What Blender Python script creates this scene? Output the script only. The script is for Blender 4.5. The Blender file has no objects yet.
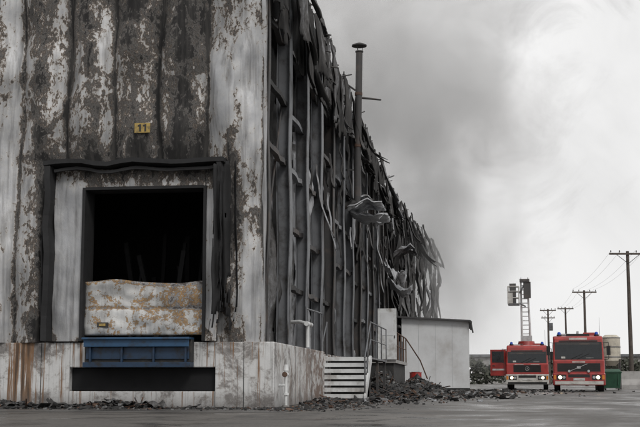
import bpy, bmesh, math, random
from mathutils import Vector, Matrix, noise
random.seed(7)
R = math.radians
scene = bpy.context.scene

# ------------------------------------------------------------------ materials
def newmat(name):
    m = bpy.data.materials.new(name); m.use_nodes = True
    nt = m.node_tree; b = nt.nodes["Principled BSDF"]
    return m, nt, b
def N(nt, t, **kw):
    n = nt.nodes.new(t)
    for k, v in kw.items():
        if k in n.inputs.keys(): n.inputs[k].default_value = v
        else: setattr(n, k, v)
    return n
def ramp(nt, fac, stops, interp='LINEAR'):
    r = nt.nodes.new('ShaderNodeValToRGB'); cr = r.color_ramp; cr.interpolation = interp
    while len(cr.elements) > 1: cr.elements.remove(cr.elements[-1])
    cr.elements[0].position = stops[0][0]; c = stops[0][1]; cr.elements[0].color = (*c, 1) if len(c) == 3 else c
    for p, c in stops[1:]:
        e = cr.elements.new(p); e.color = (*c, 1)
    nt.links.new(fac, r.inputs[0]); return r.outputs[0]
def g(v): return (v, v, v)
def math_(nt, op, a, b=None, c=None, clamp=False):
    n = nt.nodes.new('ShaderNodeMath'); n.operation = op; n.use_clamp = clamp
    for i, x in enumerate((a, b, c)):
        if x is None: continue
        if hasattr(x, 'links'): nt.links.new(x, n.inputs[i])
        else: n.inputs[i].default_value = x
    return n.outputs[0]
def mix(nt, f, a, b, mode='MIX'):
    n = nt.nodes.new('ShaderNodeMix'); n.data_type = 'RGBA'; n.blend_type = mode
    for s, x in ((n.inputs[0], f), (n.inputs[6], a), (n.inputs[7], b)):
        if hasattr(x, 'links'): nt.links.new(x, s)
        elif isinstance(x, (int, float)): s.default_value = x
        else: s.default_value = (*x, 1)
    return n.outputs[2]
def coords(nt, scale=(1, 1, 1)):
    tc = nt.nodes.new('ShaderNodeNewGeometry'); mp = nt.nodes.new('ShaderNodeMapping')
    mp.inputs['Scale'].default_value = scale
    nt.links.new(tc.outputs['Position'], mp.inputs[0]); return mp.outputs[0]
def nz(nt, vec, scale, detail=6, rough=.6, dist=0.0):
    n = N(nt, 'ShaderNodeTexNoise'); n.inputs['Scale'].default_value = scale
    n.inputs['Detail'].default_value = detail; n.inputs['Roughness'].default_value = rough
    n.inputs['Distortion'].default_value = dist
    nt.links.new(vec, n.inputs['Vector']); return n.outputs['Fac']
def bump(nt, b, h, strength=.3, dist=.02):
    n = N(nt, 'ShaderNodeBump'); n.inputs['Strength'].default_value = strength; n.inputs['Distance'].default_value = dist
    nt.links.new(h, n.inputs['Height']); nt.links.new(n.outputs[0], b.inputs['Normal'])

def simple(name, col, rough=.6, metal=0, var=.35, scale=3, dirt=None, bmp=.15, coat=0):
    m, nt, b = newmat(name)
    v = coords(nt); n = nz(nt, v, scale, 6, .65)
    c2 = dirt if dirt else tuple(x * (1 - var) for x in col)
    c = ramp(nt, n, [(.35, tuple(min(1, x * (1 + var * .4)) for x in col)), (.5, col), (.68, c2)])
    nt.links.new(c, b.inputs['Base Color'])
    b.inputs['Roughness'].default_value = rough; b.inputs['Metallic'].default_value = metal
    if coat: b.inputs['Coat Weight'].default_value = coat
    if bmp: bump(nt, b, nz(nt, v, scale * 8, 2), bmp, .01)
    return m

def burnt(name, stops, amp=1.5, scale=2.3, zs=.62, metal=.15, rough=.55, runs=.45, det=9):
    m, nt, b = newmat(name)
    v = coords(nt, (1, 1, zs))
    a = nt.nodes.new('ShaderNodeAttribute'); a.attribute_name = 'burn'
    n1 = nz(nt, v, scale, det, .72, .5)
    n2 = nz(nt, v, scale * 5, 6, .75, .3)
    t = math_(nt, 'ADD', math_(nt, 'MULTIPLY', math_(nt, 'SUBTRACT', n1, .5), amp),
              math_(nt, 'MULTIPLY', math_(nt, 'SUBTRACT', n2, .5), amp * .6))
    t = math_(nt, 'ADD', t, a.outputs['Fac'], clamp=True)
    c = ramp(nt, t, stops)
    vs = coords(nt, (9, 9, .35)); s = nz(nt, vs, 1.0, 4, .6)
    c = mix(nt, ramp(nt, s, [(.45, g(0)), (.72, g(runs))]), c, (.085, .08, .075))
    big = nz(nt, coords(nt), .8, 4, .6)
    c = mix(nt, 1.0, c, ramp(nt, big, [(.3, g(.58)), (.68, (1.10, 1.09, 1.08))]), 'MULTIPLY')
    nt.links.new(c, b.inputs['Base Color'])
    mt = ramp(nt, t, [(.40, g(metal)), (.5, g(0))]); nt.links.new(mt, b.inputs['Metallic'])
    r = ramp(nt, t, [(.3, g(rough)), (.6, g(.9))]); nt.links.new(r, b.inputs['Roughness'])
    bump(nt, b, n2, .35, .02)
    return m

PALE = [(0, (.42, .43, .45)), (.28, (.46, .465, .475)), (.39, (.49, .49, .49)), (.425, (.58, .58, .575)), (.442, (.38, .34, .30)), (.465, (.19, .15, .12)),
        (.51, (.085, .070, .058)), (.56, (.042, .038, .036)), (.605, (.20, .19, .18)), (.64, (.045, .042, .040)), (.72, (.020, .019, .019)), (1, (.010, .010, .010))]
M_clad = burnt('burnt_cladding', PALE, amp=1.35, scale=3.0, zs=.62, metal=.35, rough=.50, runs=.65, det=11)
M_clad2 = burnt('burnt_cladding_side', [(0, (.46, .47, .49)), (.34, (.38, .39, .41)), (.44, (.17, .17, .175)), (.58, (.055, .053, .052)),
                                       (.75, (.028, .027, .027)), (1, (.012, .012, .012))], amp=1.0, scale=1.4, zs=.5, metal=.3, det=6)
M_rustdoor = burnt('burnt_roller_door', [(0, (.50, .51, .52)), (.38, (.55, .55, .54)), (.42, (.20, .17, .15)), (.455, (.44, .29, .13)), (.50, (.36, .20, .08)),
                                        (.53, (.10, .09, .085)), (.58, (.40, .40, .40)), (.68, (.10, .085, .08)), (1, (.03, .03, .03))], scale=2.4, zs=1, amp=1.35)
M_soot = simple('soot_black', (.016, .016, .017), .85, scale=4)
M_char = simple('charred_steel', (.055, .053, .053), .7, .2, scale=2, dirt=(.10, .08, .07))
M_grey = simple('grey_steel', (.15, .155, .165), .55, .3, scale=2, dirt=(.05, .045, .04))
M_ash = simple('ash_grey', (.16, .16, .16), .8, scale=3, dirt=(.06, .055, .05))
M_char2 = simple('charcoal', (.026, .026, .026), .85, scale=5, dirt=(.06, .055, .05))
M_void = simple('dark_interior', (.008, .008, .009), .95, bmp=0)  # near-black, puts the shade of deep openings into the colour
M_yellow = simple('faded_yellow', (.36, .25, .07), .6, scale=8, dirt=(.10, .08, .05))
M_blue = simple('worn_blue_paint', (.020, .065, .135), .5, .1, scale=5, dirt=(.025, .03, .04))
M_blued = simple('dark_blue_paint', (.010, .03, .065), .5, .1, scale=5, dirt=(.012, .012, .012))
M_white = simple('white_paint', (.60, .61, .61), .5, scale=2, dirt=(.30, .28, .26))
M_shed = simple('shed_panel_white', (.62, .63, .64), .5, scale=.5, dirt=(.45, .44, .43), bmp=.05)
M_shedl = simple('shed_panel_lap', (.45, .46, .47), .5, scale=.7, bmp=0)
M_roofd = simple('dark_sheet_roof', (.06, .058, .06), .6, scale=1)
M_brown = simple('rusty_steel', (.11, .065, .045), .8, .1, scale=5, dirt=(.05, .035, .03))
M_red = simple('red_vehicle_paint', (.33, .022, .017), .32, scale=2.5, dirt=(.18, .022, .018), bmp=0, coat=.4)
M_glass = simple('windscreen_glass', (.012, .015, .018), .06, bmp=0)
M_black = simple('black_plastic', (.018, .018, .018), .5, bmp=0)
M_rub = simple('tyre_rubber', (.025, .024, .023), .85)
M_chrome = simple('brushed_metal', (.5, .5, .5), .35, .7, bmp=0)
M_bumper = simple('off_white_bumper', (.50, .49, .46), .45, scale=3, dirt=(.28, .26, .23))
M_green = simple('green_plastic', (.02, .075, .042), .5)
M_cream = simple('cream_tank', (.50, .46, .38), .5, scale=2)
M_wood = simple('weathered_wood', (.085, .070, .060), .85, scale=3)
M_conc2 = simple('pale_concrete', (.33, .32, .31), .85, scale=1.5, dirt=(.2, .19, .18))
M_amber = simple('amber_lens', (.6, .2, .02), .3, bmp=0)
m, nt, b = newmat('blue_beacon'); b.inputs['Base Color'].default_value = (.02, .08, .45, 1); b.inputs['Roughness'].default_value = .2; M_beacon = m
m, nt, b = newmat('lit_headlamp'); b.inputs['Base Color'].default_value = (.9, .85, .7, 1)
b.inputs['Emission Color'].default_value = (1, .80, .50, 1); b.inputs['Emission Strength'].default_value = 5; M_lamp = m

# painted concrete plinth
m, nt, b = newmat('painted_concrete'); v = coords(nt)
n1 = nz(nt, v, 1.3, 9, .72, .3); nfine = nz(nt, v, 11, 6, .75)
base = ramp(nt, math_(nt, 'ADD', math_(nt, 'MULTIPLY', n1, .75), math_(nt, 'MULTIPLY', nfine, .25)),
            [(.3, (.62, .62, .62)), (.50, (.55, .55, .545)), (.53, (.42, .41, .40)), (.56, (.26, .245, .235)), (.64, (.12, .115, .11))])
vs = coords(nt, (10, 10, .30)); s = nz(nt, vs, 1.0, 6, .7, .15)
sep = nt.nodes.new('ShaderNodeSeparateXYZ'); nt.links.new(v, sep.inputs[0])
dx = math_(nt, 'ABSOLUTE', math_(nt, 'ADD', sep.outputs[0], 8.98))
msk = math_(nt, 'SUBTRACT', 1.0, math_(nt, 'MULTIPLY', dx, 1.9), clamp=True)
rf = math_(nt, 'ADD', math_(nt, 'MULTIPLY', msk, .17), s)
s2 = nz(nt, coords(nt, (22, 22, .5)), 1.0, 4, .6)
c = mix(nt, ramp(nt, s2, [(.54, g(0)), (.70, g(.6))]), base, (.09, .085, .08))
c = mix(nt, ramp(nt, rf, [(.56, g(0)), (.61, g(.95))]), c, (.20, .11, .055))
c = mix(nt, ramp(nt, rf, [(.66, g(0)), (.70, g(.9))]), c, (.07, .045, .03))
lowz = math_(nt, 'SUBTRACT', 1.0, math_(nt, 'MULTIPLY', sep.outputs[2], 2.6), clamp=True)
c = mix(nt, math_(nt, 'MULTIPLY', lowz, math_(nt, 'MULTIPLY', n1, 1.5)), c, (.09, .082, .078))
fary = math_(nt, 'MULTIPLY', math_(nt, 'SUBTRACT', sep.outputs[1], 25.2), .22, clamp=True)
br = nz(nt, coords(nt, (1, 1, 1.6)), 2.5, 6, .7, .4)
c = mix(nt, math_(nt, 'MULTIPLY', fary, ramp(nt, br, [(.46, g(.1)), (.54, g(.95))])), c, (.15, .10, .075))
nt.links.new(c, b.inputs['Base Color']); b.inputs['Roughness'].default_value = .8
bump(nt, b, nfine, .4, .02); M_conc = m

# asphalt
m, nt, b = newmat('wet_asphalt'); v = coords(nt)
n1 = nz(nt, coords(nt, (1, .45, 1)), .25, 6, .65, .5); n2 = nz(nt, v, 16, 5, .75); n3 = nz(nt, v, .9, 6, .65, .4)
c = ramp(nt, n1, [(.35, (.062, .058, .054)), (.5, (.095, .088, .081)), (.65, (.135, .124, .113))])
c = mix(nt, ramp(nt, n2, [(.45, g(0)), (.7, g(.6))]), c, (.20, .182, .165))
c = mix(nt, ramp(nt, n3, [(.50, g(0)), (.60, g(.75))]), c, (.034, .032, .030))
nt.links.new(c, b.inputs['Base Color'])
wet = math_(nt, 'ADD', math_(nt, 'MULTIPLY', n1, .5), math_(nt, 'MULTIPLY', n3, .5))
nt.links.new(ramp(nt, wet, [(.43, g(.7)), (.52, g(.45)), (.57, g(.16))]), b.inputs['Roughness'])
bs = ramp(nt, wet, [(.47, g(.85)), (.57, g(.12))])
bn = N(nt, 'ShaderNodeBump'); bn.inputs['Distance'].default_value = .02
nt.links.new(bs, bn.inputs['Strength']); nt.links.new(math_(nt, 'ADD', n2, math_(nt, 'MULTIPLY', n3, 1.0)), bn.inputs['Height']); nt.links.new(bn.outputs[0], b.inputs['Normal'])
M_asph = m
m, nt, b = newmat('concrete_apron'); v = coords(nt)
n1 = nz(nt, v, .9, 7, .7, .4); n2 = nz(nt, v, 18, 4, .7)
c = ramp(nt, n1, [(.35, (.13, .125, .118)), (.5, (.085, .08, .076)), (.62, (.038, .037, .036))])
c = mix(nt, ramp(nt, n2, [(.5, g(0)), (.7, g(.4))]), c, (.03, .03, .03))
nt.links.new(c, b.inputs['Base Color']); nt.links.new(ramp(nt, n1, [(.45, g(.65)), (.6, g(.25))]), b.inputs['Roughness']); bump(nt, b, n2, .4, .02); M_apron = m
M_leaf = simple('hedge_foliage', (.08, .085, .065), .8, scale=1.5, dirt=(.05, .05, .04))

# ------------------------------------------------------------------ mesh builder
class MB:
    def __init__(s): s.v = []; s.f = []; s.m = []; s.mats = []; s.b = []; s.sm = []
    def mi(s, mat):
        if mat not in s.mats: s.mats.append(mat)
        return s.mats.index(mat)
    def add(s, vs, fs, mat, burn=.6, smooth=False):
        o = len(s.v); k = s.mi(mat)
        s.v += [tuple(p) for p in vs]
        s.b += list(burn) if isinstance(burn, (list, tuple)) else [burn] * len(vs)
        for f in fs: s.f.append([i + o for i in f]); s.m.append(k); s.sm.append(smooth)
    def box(s, x0, x1, y0, y1, z0, z1, mat, burn=.6, M=None):
        vs = [Vector(p) for p in ((x0, y0, z0), (x1, y0, z0), (x1, y1, z0), (x0, y1, z0), (x0, y0, z1), (x1, y0, z1), (x1, y1, z1), (x0, y1, z1))]
        if M: vs = [M @ p for p in vs]
        s.add(vs, [(0, 3, 2, 1), (4, 5, 6, 7), (0, 1, 5, 4), (1, 2, 6, 5), (2, 3, 7, 6), (3, 0, 4, 7)], mat, burn)
    def cyl(s, p0, p1, r0, r1, mat, n=12, burn=.6):
        p0 = Vector(p0); p1 = Vector(p1); d = (p1 - p0).normalized()
        a = d.orthogonal().normalized(); c = d.cross(a)
        vs = []
        for p, r in ((p0, r0), (p1, r1)):
            for i in range(n):
                t = 2 * math.pi * i / n; vs.append(p + (a * math.cos(t) + c * math.sin(t)) * r)
        s.add(vs, [(i, (i + 1) % n, n + (i + 1) % n, n + i) for i in range(n)], mat, burn, True)
        s.add(vs[:n], [tuple(reversed(range(n)))], mat, burn); s.add(vs[n:], [tuple(range(n))], mat, burn)
    def tube(s, pts, r, mat, n=8):
        for a, c in zip(pts, pts[1:]): s.cyl(a, c, r, r, mat, n)
    def grid(s, fn, nu, nv, mat, keep=None, smooth=True):
        vs = []; bs = []
        for j in range(nv + 1):
            for i in range(nu + 1):
                p, bb = fn(i / nu, j / nv); vs.append(p); bs.append(bb)
        fs = []
        for j in range(nv):
            for i in range(nu):
                if keep and not keep((i + .5) / nu, (j + .5) / nv): continue
                a = j * (nu + 1) + i; fs.append((a, a + 1, a + nu + 2, a + nu + 1))
        s.add(vs, fs, mat, bs, smooth)
    def obj(s, name, parent=None, bevel=0, loc=None, solid=0):
        me = bpy.data.meshes.new(name); me.from_pydata(s.v, [], s.f)
        for mm in s.mats: me.materials.append(mm)
        me.polygons.foreach_set('material_index', s.m); me.polygons.foreach_set('use_smooth', s.sm)
        at = me.attributes.new('burn', 'FLOAT', 'POINT'); at.data.foreach_set('value', s.b)
        me.update()
        o = bpy.data.objects.new(name, me); scene.collection.objects.link(o)
        if loc: o.location = loc
        if parent: o.parent = parent
        if solid:
            md = o.modifiers.new('Solidify', 'SOLIDIFY'); md.thickness = solid
        if bevel:
            md = o.modifiers.new('Bevel', 'BEVEL'); md.width = bevel; md.segments = 2; md.limit_method = 'ANGLE'; md.angle_limit = R(40)
        return o
def empty(name, loc=(0, 0, 0), rz=0):
    e = bpy.data.objects.new(name, None); e.location = loc; e.rotation_euler[2] = rz
    scene.collection.objects.link(e); return e
def nf(*a): return noise.noise(Vector(a))
def fb(x, y, z, o=4): return noise.fractal(Vector((x, y, z)), 1.0, 2.0, o)
def ridge(x, y, z): return 1 - 2 * abs(nf(x, y, z)) - .5 * abs(nf(x * 2.3, y * 2.3, z + 5))

# survey station: yaw 7.1 deg left of the warehouse's long side
CA, SA = math.cos(R(7.1)), math.sin(R(7.1)); CAMH = .55
def S(lat, fwd, z=0): return Vector((lat * CA - fwd * SA, lat * SA + fwd * CA, z))

# ------------------------------------------------------------------ ground
mb = MB(); mb.add([(-1500, -300, 0), (1500, -300, 0), (1500, 2500, 0), (-1500, 2500, 0)], [(0, 1, 2, 3)], M_asph); mb.obj('ground')
mb = MB(); mb.add([(-24, 20.4, .004), (-3.2, 20.4, .004), (-3.2, 23.5, .004), (-24, 23.5, .004)], [(0, 1, 2, 3)], M_apron); mb.obj('concrete_apron')

# ------------------------------------------------------------------ warehouse
WH = empty('burnt_warehouse')
YF = 23.7; XS = -4.1; TOP = 10.3
seams = [-4.1, -5.25, -6.25, -7.22, -8.2, -9.23]
while seams[-1] > -24: seams.append(seams[-1] - 1.0)
pb = [.20, .50, .46, .37, .41, .27, .3, .4, .3, .35]
def front(u, v):
    x = -24 + u * (24 - 4.1); z = 1.3 + v * (TOP - 1.3)
    k = 0
    while k < len(seams) - 2 and x < seams[k + 1]: k += 1
    sr, sl = seams[k], seams[k + 1]
    uu = min(1, max(0, (x - sl) / (sr - sl)))
    bul = max(0, 1 - abs(2 * uu - 1) ** 2.0) ** .75
    up = min(1, max(0, (z - 4.2) / 1.5)) if -8.6 < x < -4.8 else 1
    amp = (.24 * (1 + 1.0 * nf(k * 3.7, z * .42, 1)) + .02) * (.35 + .65 * up)
    y = -bul * amp - .10 * fb(x * .35, z * .28, 5, 2) - .06 * fb(x * 1.1, z * .6, 9, 3) - .07 * nf(uu * 2.2 + k * 5, z * 1.1, 2) * up - .06 * ridge(x * .9 + k, z * .55, 3) * up
    xo = .11 * nf(k * 2.1 + (.0 if uu < .5 else -2.1), z * .55, 7) * (1 if k > 0 or uu < .5 else .4)
    ds = min(uu, 1 - uu) * (sr - sl)
    bn = pb[k % len(pb)]
    cx = .5 + .30 * nf(k * 9.1, z * .45, 3)
    bn += .18 * math.exp(-((uu - cx) / .20) ** 2) * (1 + nf(k * 4.4, z * .5, 11)) - .04
    bn += .60 * math.exp(-ds / .035) * (.8 + nf(k, z * .9, 4))
    ddx = max(0, -8.45 - x, x + 4.85); ddz = max(0, z - 4.95)
    bn += .28 * math.exp(-math.hypot(ddx, ddz * .7) / .38)
    bn += .08 * max(0, z - 6.3) * (1 if k in (0, 3, 2, 1) else .4) * .9
    if k == 0: bn += .20 * math.exp(-((z - 3.9) / .8) ** 2) * (uu > .35) + .10 * max(0, z - 7.2)
    return Vector((x + xo, YF + y, z)), bn
def fkeep(u, v):
    x = -24 + u * 19.9; z = 1.3 + v * (TOP - 1.3)
    return not (-7.74 < x < -5.25 and z < 4.41)
mb = MB(); mb.grid(front, 480, 120, M_clad, fkeep); mb.obj('front_cladding', WH)
mb = MB()
def flash(u, v):
    z = 1.3 + v * (TOP - 1.3); x = XS + .02 + .05 * nf(1, z * .6, 0)
    if u < .5: p = Vector((x, YF - .02 + .0 * u, z)); p.x -= (0.5 - u) * .16
    else: p = Vector((x, YF - .02 + (u - .5) * .6, z))
    return p, .24 + .3 * nf(2, z * .8, 3) + .12 * (z > 6)
mb.grid(flash, 6, 60, M_clad); mb.obj('corner_flashing', WH)

mb = MB()
mb.box(-24.2, -24, YF, 92, 0, TOP, M_clad2, .5)
mb.box(-24, XS - .1, 92, 92.2, 0, TOP, M_clad2, .6)
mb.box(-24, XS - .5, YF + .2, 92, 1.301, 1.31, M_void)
mb.box(-24, XS - .9, YF + .5, 60, TOP - .3, TOP - .2, M_char)
mb.obj('shell_walls', WH)
mb = MB()
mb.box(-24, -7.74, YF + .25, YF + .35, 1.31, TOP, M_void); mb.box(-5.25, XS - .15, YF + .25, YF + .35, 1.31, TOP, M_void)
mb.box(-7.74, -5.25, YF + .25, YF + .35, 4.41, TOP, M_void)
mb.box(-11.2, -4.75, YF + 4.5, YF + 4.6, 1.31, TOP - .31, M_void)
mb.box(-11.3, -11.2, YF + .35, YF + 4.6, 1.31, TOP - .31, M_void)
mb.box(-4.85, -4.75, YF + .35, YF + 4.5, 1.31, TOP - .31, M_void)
for i in range(14):
    x = random.uniform(-7.6, -5.3); y = YF + random.uniform(1.8, 4.2); h = random.uniform(.8, 2.7)
    Mx = Matrix.Translation((x, y, 1.31)) @ Matrix.Rotation(random.uniform(-.25, .25), 4, 'Y')
    w_ = random.uniform(.02, .07); mb.box(-w_, w_, 0, .1, 0, h, M_soot, M=Mx)
mb.obj('dark_interior_box', WH)  # near-black box added behind the doorway to keep the opening dark

# dock plinth
mb = MB(); YP = 23.5; XP = -3.84; YR = 31.8
mb.box(-24.3, -8.0, YP, 26, 0, 1.3, M_conc); mb.box(-5.02, XP, YP, 26, 0, 1.3, M_conc)
mb.box(-8.0, -5.02, YP, 26, 0, .33, M_conc); mb.box(-8.0, -5.02, YP, 26, .8, 1.3, M_conc)
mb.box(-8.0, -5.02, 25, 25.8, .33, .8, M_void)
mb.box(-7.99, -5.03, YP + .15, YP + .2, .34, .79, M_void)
mb.box(-24.3, XP, 26, YR, 0, 1.297, M_conc); mb.box(-24.3, -4.13, YR, 92, 0, 1.294, M_conc)
mb.obj('dock_plinth', WH, bevel=.02)
mb = MB()
for x in (-8.6, -9.6, -4.45): mb.box(x, x + .012, YP - .004, YP + .01, .02, 1.28, M_char2)
for y in (26.4, 29.2): mb.box(XP - .01, XP + .004, y, y + .02, .02, 1.28, M_char2)
mb.obj('plinth_joints', WH)

# dock shelter
mb = MB()
def wob(mb, x0, x1, y0, y1, z0, z1, mat, n=14, a=.02, ax='z', burn=.6):
    for i in range(n):
        t0, t1 = i / n, (i + 1) / n
        def off(t, sd): return a * nf(sd, t * 5, x0 * 3 + z0)
        if ax == 'z':
            za, zb = z0 + (z1 - z0) * t0, z0 + (z1 - z0) * t1
            o0 = (off(t0, 1), off(t0, 2)); o1 = (off(t1, 1), off(t1, 2))
            vs = [(x0 + o0[0], y0 + o0[1], za), (x1 + o0[0], y0 + o0[1], za), (x1 + o0[0], y1 + o0[1], za), (x0 + o0[0], y1 + o0[1], za),
                  (x0 + o1[0], y0 + o1[1], zb), (x1 + o1[0], y0 + o1[1], zb), (x1 + o1[0], y1 + o1[1], zb), (x0 + o1[0], y1 + o1[1], zb)]
            mb.add(vs, [(0, 1, 5, 4), (1, 2, 6, 5), (2, 3, 7, 6), (3, 0, 4, 7), (0, 3, 2, 1), (4, 5, 6, 7)], mat, burn)
        elif ax == 'x':
            xa, xb = x0 + (x1 - x0) * t0, x0 + (x1 - x0) * t1; oa, ob = off(t0, 1), off(t1, 1)
            vs = [(xa, y0, z0 + oa), (xa, y1, z0 + oa), (xa, y1, z1 + oa), (xa, y0, z1 + oa), (xb, y0, z0 + ob), (xb, y1, z0 + ob), (xb, y1, z1 + ob), (xb, y0, z1 + ob)]
            mb.add(vs, [(0, 1, 2, 3), (7, 6, 5, 4), (0, 4, 5, 1), (1, 5, 6, 2), (2, 6, 7, 3), (3, 7, 4, 0)], mat, burn)
        else:
            ya, yb = y0 + (y1 - y0) * t0, y0 + (y1 - y0) * t1; oa, ob = off(t0, 1), off(t1, 1); pa, pc = off(t0, 2), off(t1, 2)
            vs = [(x0 + pa, ya, z0 + oa), (x1 + pa, ya, z0 + oa), (x1 + pa, ya, z1 + oa), (x0 + pa, ya, z1 + oa), (x0 + pc, yb, z0 + ob), (x1 + pc, yb, z0 + ob), (x1 + pc, yb, z1 + ob), (x0 + pc, yb, z1 + ob)]
            mb.add(vs, [(0, 1, 2, 3), (7, 6, 5, 4), (0, 4, 5, 1), (1, 5, 6, 2), (2, 6, 7, 3), (3, 7, 4, 0)], mat, burn)
wob(mb, -8.50, -8.38, 23.12, 23.62, 1.32, 4.86, M_soot, a=.09)
wob(mb, -4.97, -4.88, 23.12, 23.62, 1.9, 4.90, M_soot, a=.10)
wob(mb, -8.54, -4.82, 23.10, 23.62, 4.86, 4.95, M_soot, ax='x', a=.12)
wob(mb, -8.34, -4.97, 23.2, 23.26, 4.74, 4.80, M_soot, ax='x', a=.10)
mb.obj('dock_shelter_frame', WH)
mb = MB()
def panel(x0, x1, z0, z1, y, burn, mat=M_clad, w=.03, nu=10, nv=30):
    def fn(u, v):
        x = x0 + (x1 - x0) * u; z = z0 + (z1 - z0) * v
        return Vector((x, y - w * fb(x * 1.2, z * 1.1, 3, 3), z)), burn + .05 * nf(x * 2, z, 1) + (.25 * max(0, 1 - (z - 1.3) / .5) if z < 1.8 else 0) + .30 * max(0, (z - 4.2) / .5) + .16 * math.exp(-min(u, 1 - u) / .08) * (x1 - x0 < 1)
    mb.grid(fn, nu, nv, mat)
panel(-8.37, -7.74, 1.32, 4.80, 23.42, .15, nu=16, nv=40, w=.06); panel(-5.25, -4.95, 1.32, 4.80, 23.42, .26); panel(-7.74, -5.25, 4.41, 4.80, 23.42, .28, nu=40, nv=8, w=.06)
mb.box(-7.78, -7.72, 23.36, 23.9, 1.32, 4.43, M_soot); mb.box(-5.27, -5.21, 23.36, 23.9, 1.32, 4.43, M_soot); mb.box(-7.72, -5.27, 23.36, 23.9, 4.38, 4.44, M_soot)
mb.obj('dock_shelter_panels', WH)
mb = MB()
def curt(x0, x1, z0, z1, y, seed, dens=.25):
    def fn(u, v):
        z = z1 - (z1 - z0) * v; x = x0 + (x1 - x0) * u + .10 * nf(seed, z * 1.1, 0) * v + .08 * v * (u - .3)
        return Vector((x, y - .12 * nf(u * 3, z * 1.2, seed) - .1 * math.sin(u * 7), z)), .9
    mb.grid(fn, 14, 40, M_soot, lambda u, v: nf(u * 4, v * 9, seed) < .55 - dens * v and v < .88 + .25 * nf(u * 6, seed, 0))
curt(-4.90, -4.60, 1.35, 4.92, 23.40, 3.3); curt(-8.60, -8.47, 1.4, 4.8, 23.4, 8.1); curt(-5.0, -4.86, 1.3, 4.8, 23.1, 5.1, .5)
mb.obj('dock_shelter_curtains', WH, solid=.01)
mb = MB()
def door(u, v):
    x = -7.72 + u * 2.46; z = 1.44 + v * 1.08 + .07 * fb(u * 2.2, v, 4, 2) * v
    sag = .08 * math.sin(u * 5 + 1) * v
    rib = .045 * abs(math.sin(v * math.pi * 2)) ** .4
    y = 23.60 - rib - sag - .10 * fb(x * 1.1, z * 1.6, 2, 3)
    return Vector((x, y, z)), .36 + .18 * (u - .4) + .24 * math.exp(-((v - .5) / .03) ** 2) + .18 * (v > .94)
mb.grid(door, 70, 36, M_rustdoor)
mb.box(-7.45, -7.22, 23.48, 23.52, 1.60, 1.70, M_char2); mb.box(-7.40, -7.27, 23.465, 23.485, 1.625, 1.675, M_yellow)
mb.obj('roller_door', WH, solid=.01)

# leveller
mb = MB()
mb.box(-7.62, -5.45, 23.05, 23.50, 1.345, 1.385, M_blue); mb.box(-7.60, -5.47, 23.12, 23.15, 1.20, 1.345, M_blue)
mb.box(-7.58, -5.49, 23.24, 23.28, .96, 1.20, M_blued); mb.box(-7.62, -5.45, 23.16, 23.50, .80, .90, M_blued)
for i in range(4): mb.box(-7.5 + i * .645, -7.46 + i * .645, 23.17, 23.24, .90, 1.20, M_blued)
mb.box(-7.62, -5.45, 23.28, 23.50, .90, 1.345, M_char2)
mb.obj('dock_leveller', WH, bevel=.006)

mb = MB(); Y11 = 23.36
mb.box(-6.72, -6.40, Y11 - .01, Y11 + .02, 5.54, 5.74, M_yellow)
for x in (-6.62, -6.51):
    mb.box(x, x + .035, Y11 - .018, Y11 - .0105, 5.565, 5.715, M_black); mb.box(x - .03, x - .001, Y11 - .018, Y11 - .0105, 5.67, 5.70, M_black)
for x in (-6.70, -6.44): mb.box(x, x + .02, Y11 + .02, Y11 + .3, 5.6, 5.62, M_char)
mb.obj('bay_number_plate', WH)

# ---- side wall frame
mb = MB()
def Hcol(y, x=XS - .02, z0=1.3, z1=TOP - .2, mat=M_char, d=.30, w=.2, a=.04):
    wob(mb, x - .02, x, y - w / 2, y + w / 2, z0, z1, mat, a=a); wob(mb, x - d, x - d + .02, y - w / 2, y + w / 2, z0, z1, mat, a=a)
    wob(mb, x - d + .02, x - .02, y - .012, y + .012, z0, z1, mat, a=a)
cols = [24.0 + 3.0 * i for i in range(23)]
for i, y in enumerate(cols):
    Hcol(y, x=XS + .06, mat=M_grey if i in (1, 2, 3, 5, 6, 8, 10) else M_char, w=.42 if i else .2, a=.05)
mb.obj('steel_columns', WH)
mb = MB()
for zz in (2.7, 4.1, 5.5, 6.9, 8.4):
    for y0, y1 in zip(cols, cols[1:]):
        if random.random() < .30: continue
        mt = random.choice((M_char, M_grey, M_char, M_char2)); sx = random.uniform(-.04, .04); dz = random.uniform(-.10, .10)
        wob(mb, XS - .16 + sx, XS - .04 + sx, y0, y1, zz + dz, zz + dz + .11, mt, ax='y', n=8, a=.10)
for y0 in cols[::4]: mb.cyl((XS - .15, y0, 2), (XS - .15, y0 + 3, 7), .025, .025, M_char, 6)
mb.obj('girts', WH)
mb = MB()
y = 24.1
while y < 92:
    w = random.uniform(.8, 1.5); sd = random.random() * 100
    zt = random.choice((8.6, 8.9, 7.6, 6.4, 9.0)); lean = random.uniform(-.25, .05); bn = random.choice((.16, .30, .46, .62, .72, .26, .78)) + (.10 if y > 52 else 0)
    def fn(u, v, y=y, w=w, sd=sd, zt=zt, lean=lean, bn=bn):
        z = 1.3 + (zt - 1.3) * v
        bul = .28 * math.sin(math.pi * u) * (.5 + nf(sd, z * .5, 0)) + .18 * nf(u * 2 + sd, z * .7, 3) + .10 * ridge(u * 1.5 + sd, z * .8, 7)
        return Vector((XS - .50 + bul + lean * v * v, y + w * u + .1 * nf(sd, z * .6, 8) * v, z)), bn + .22 * nf(sd, z * .4, 2) + (.2 * (v > .85))
    mb.grid(fn, 12, 60, M_clad2, lambda u, v, sd=sd: nf(u * 1.5 + sd, v * 6, 4) < .36 and v < .93 + .12 * nf(u * 5, sd, 1))
    y += w + random.choice((0, .05, .3))
mb.obj('warped_inner_panels', WH)
mb = MB()
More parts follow.
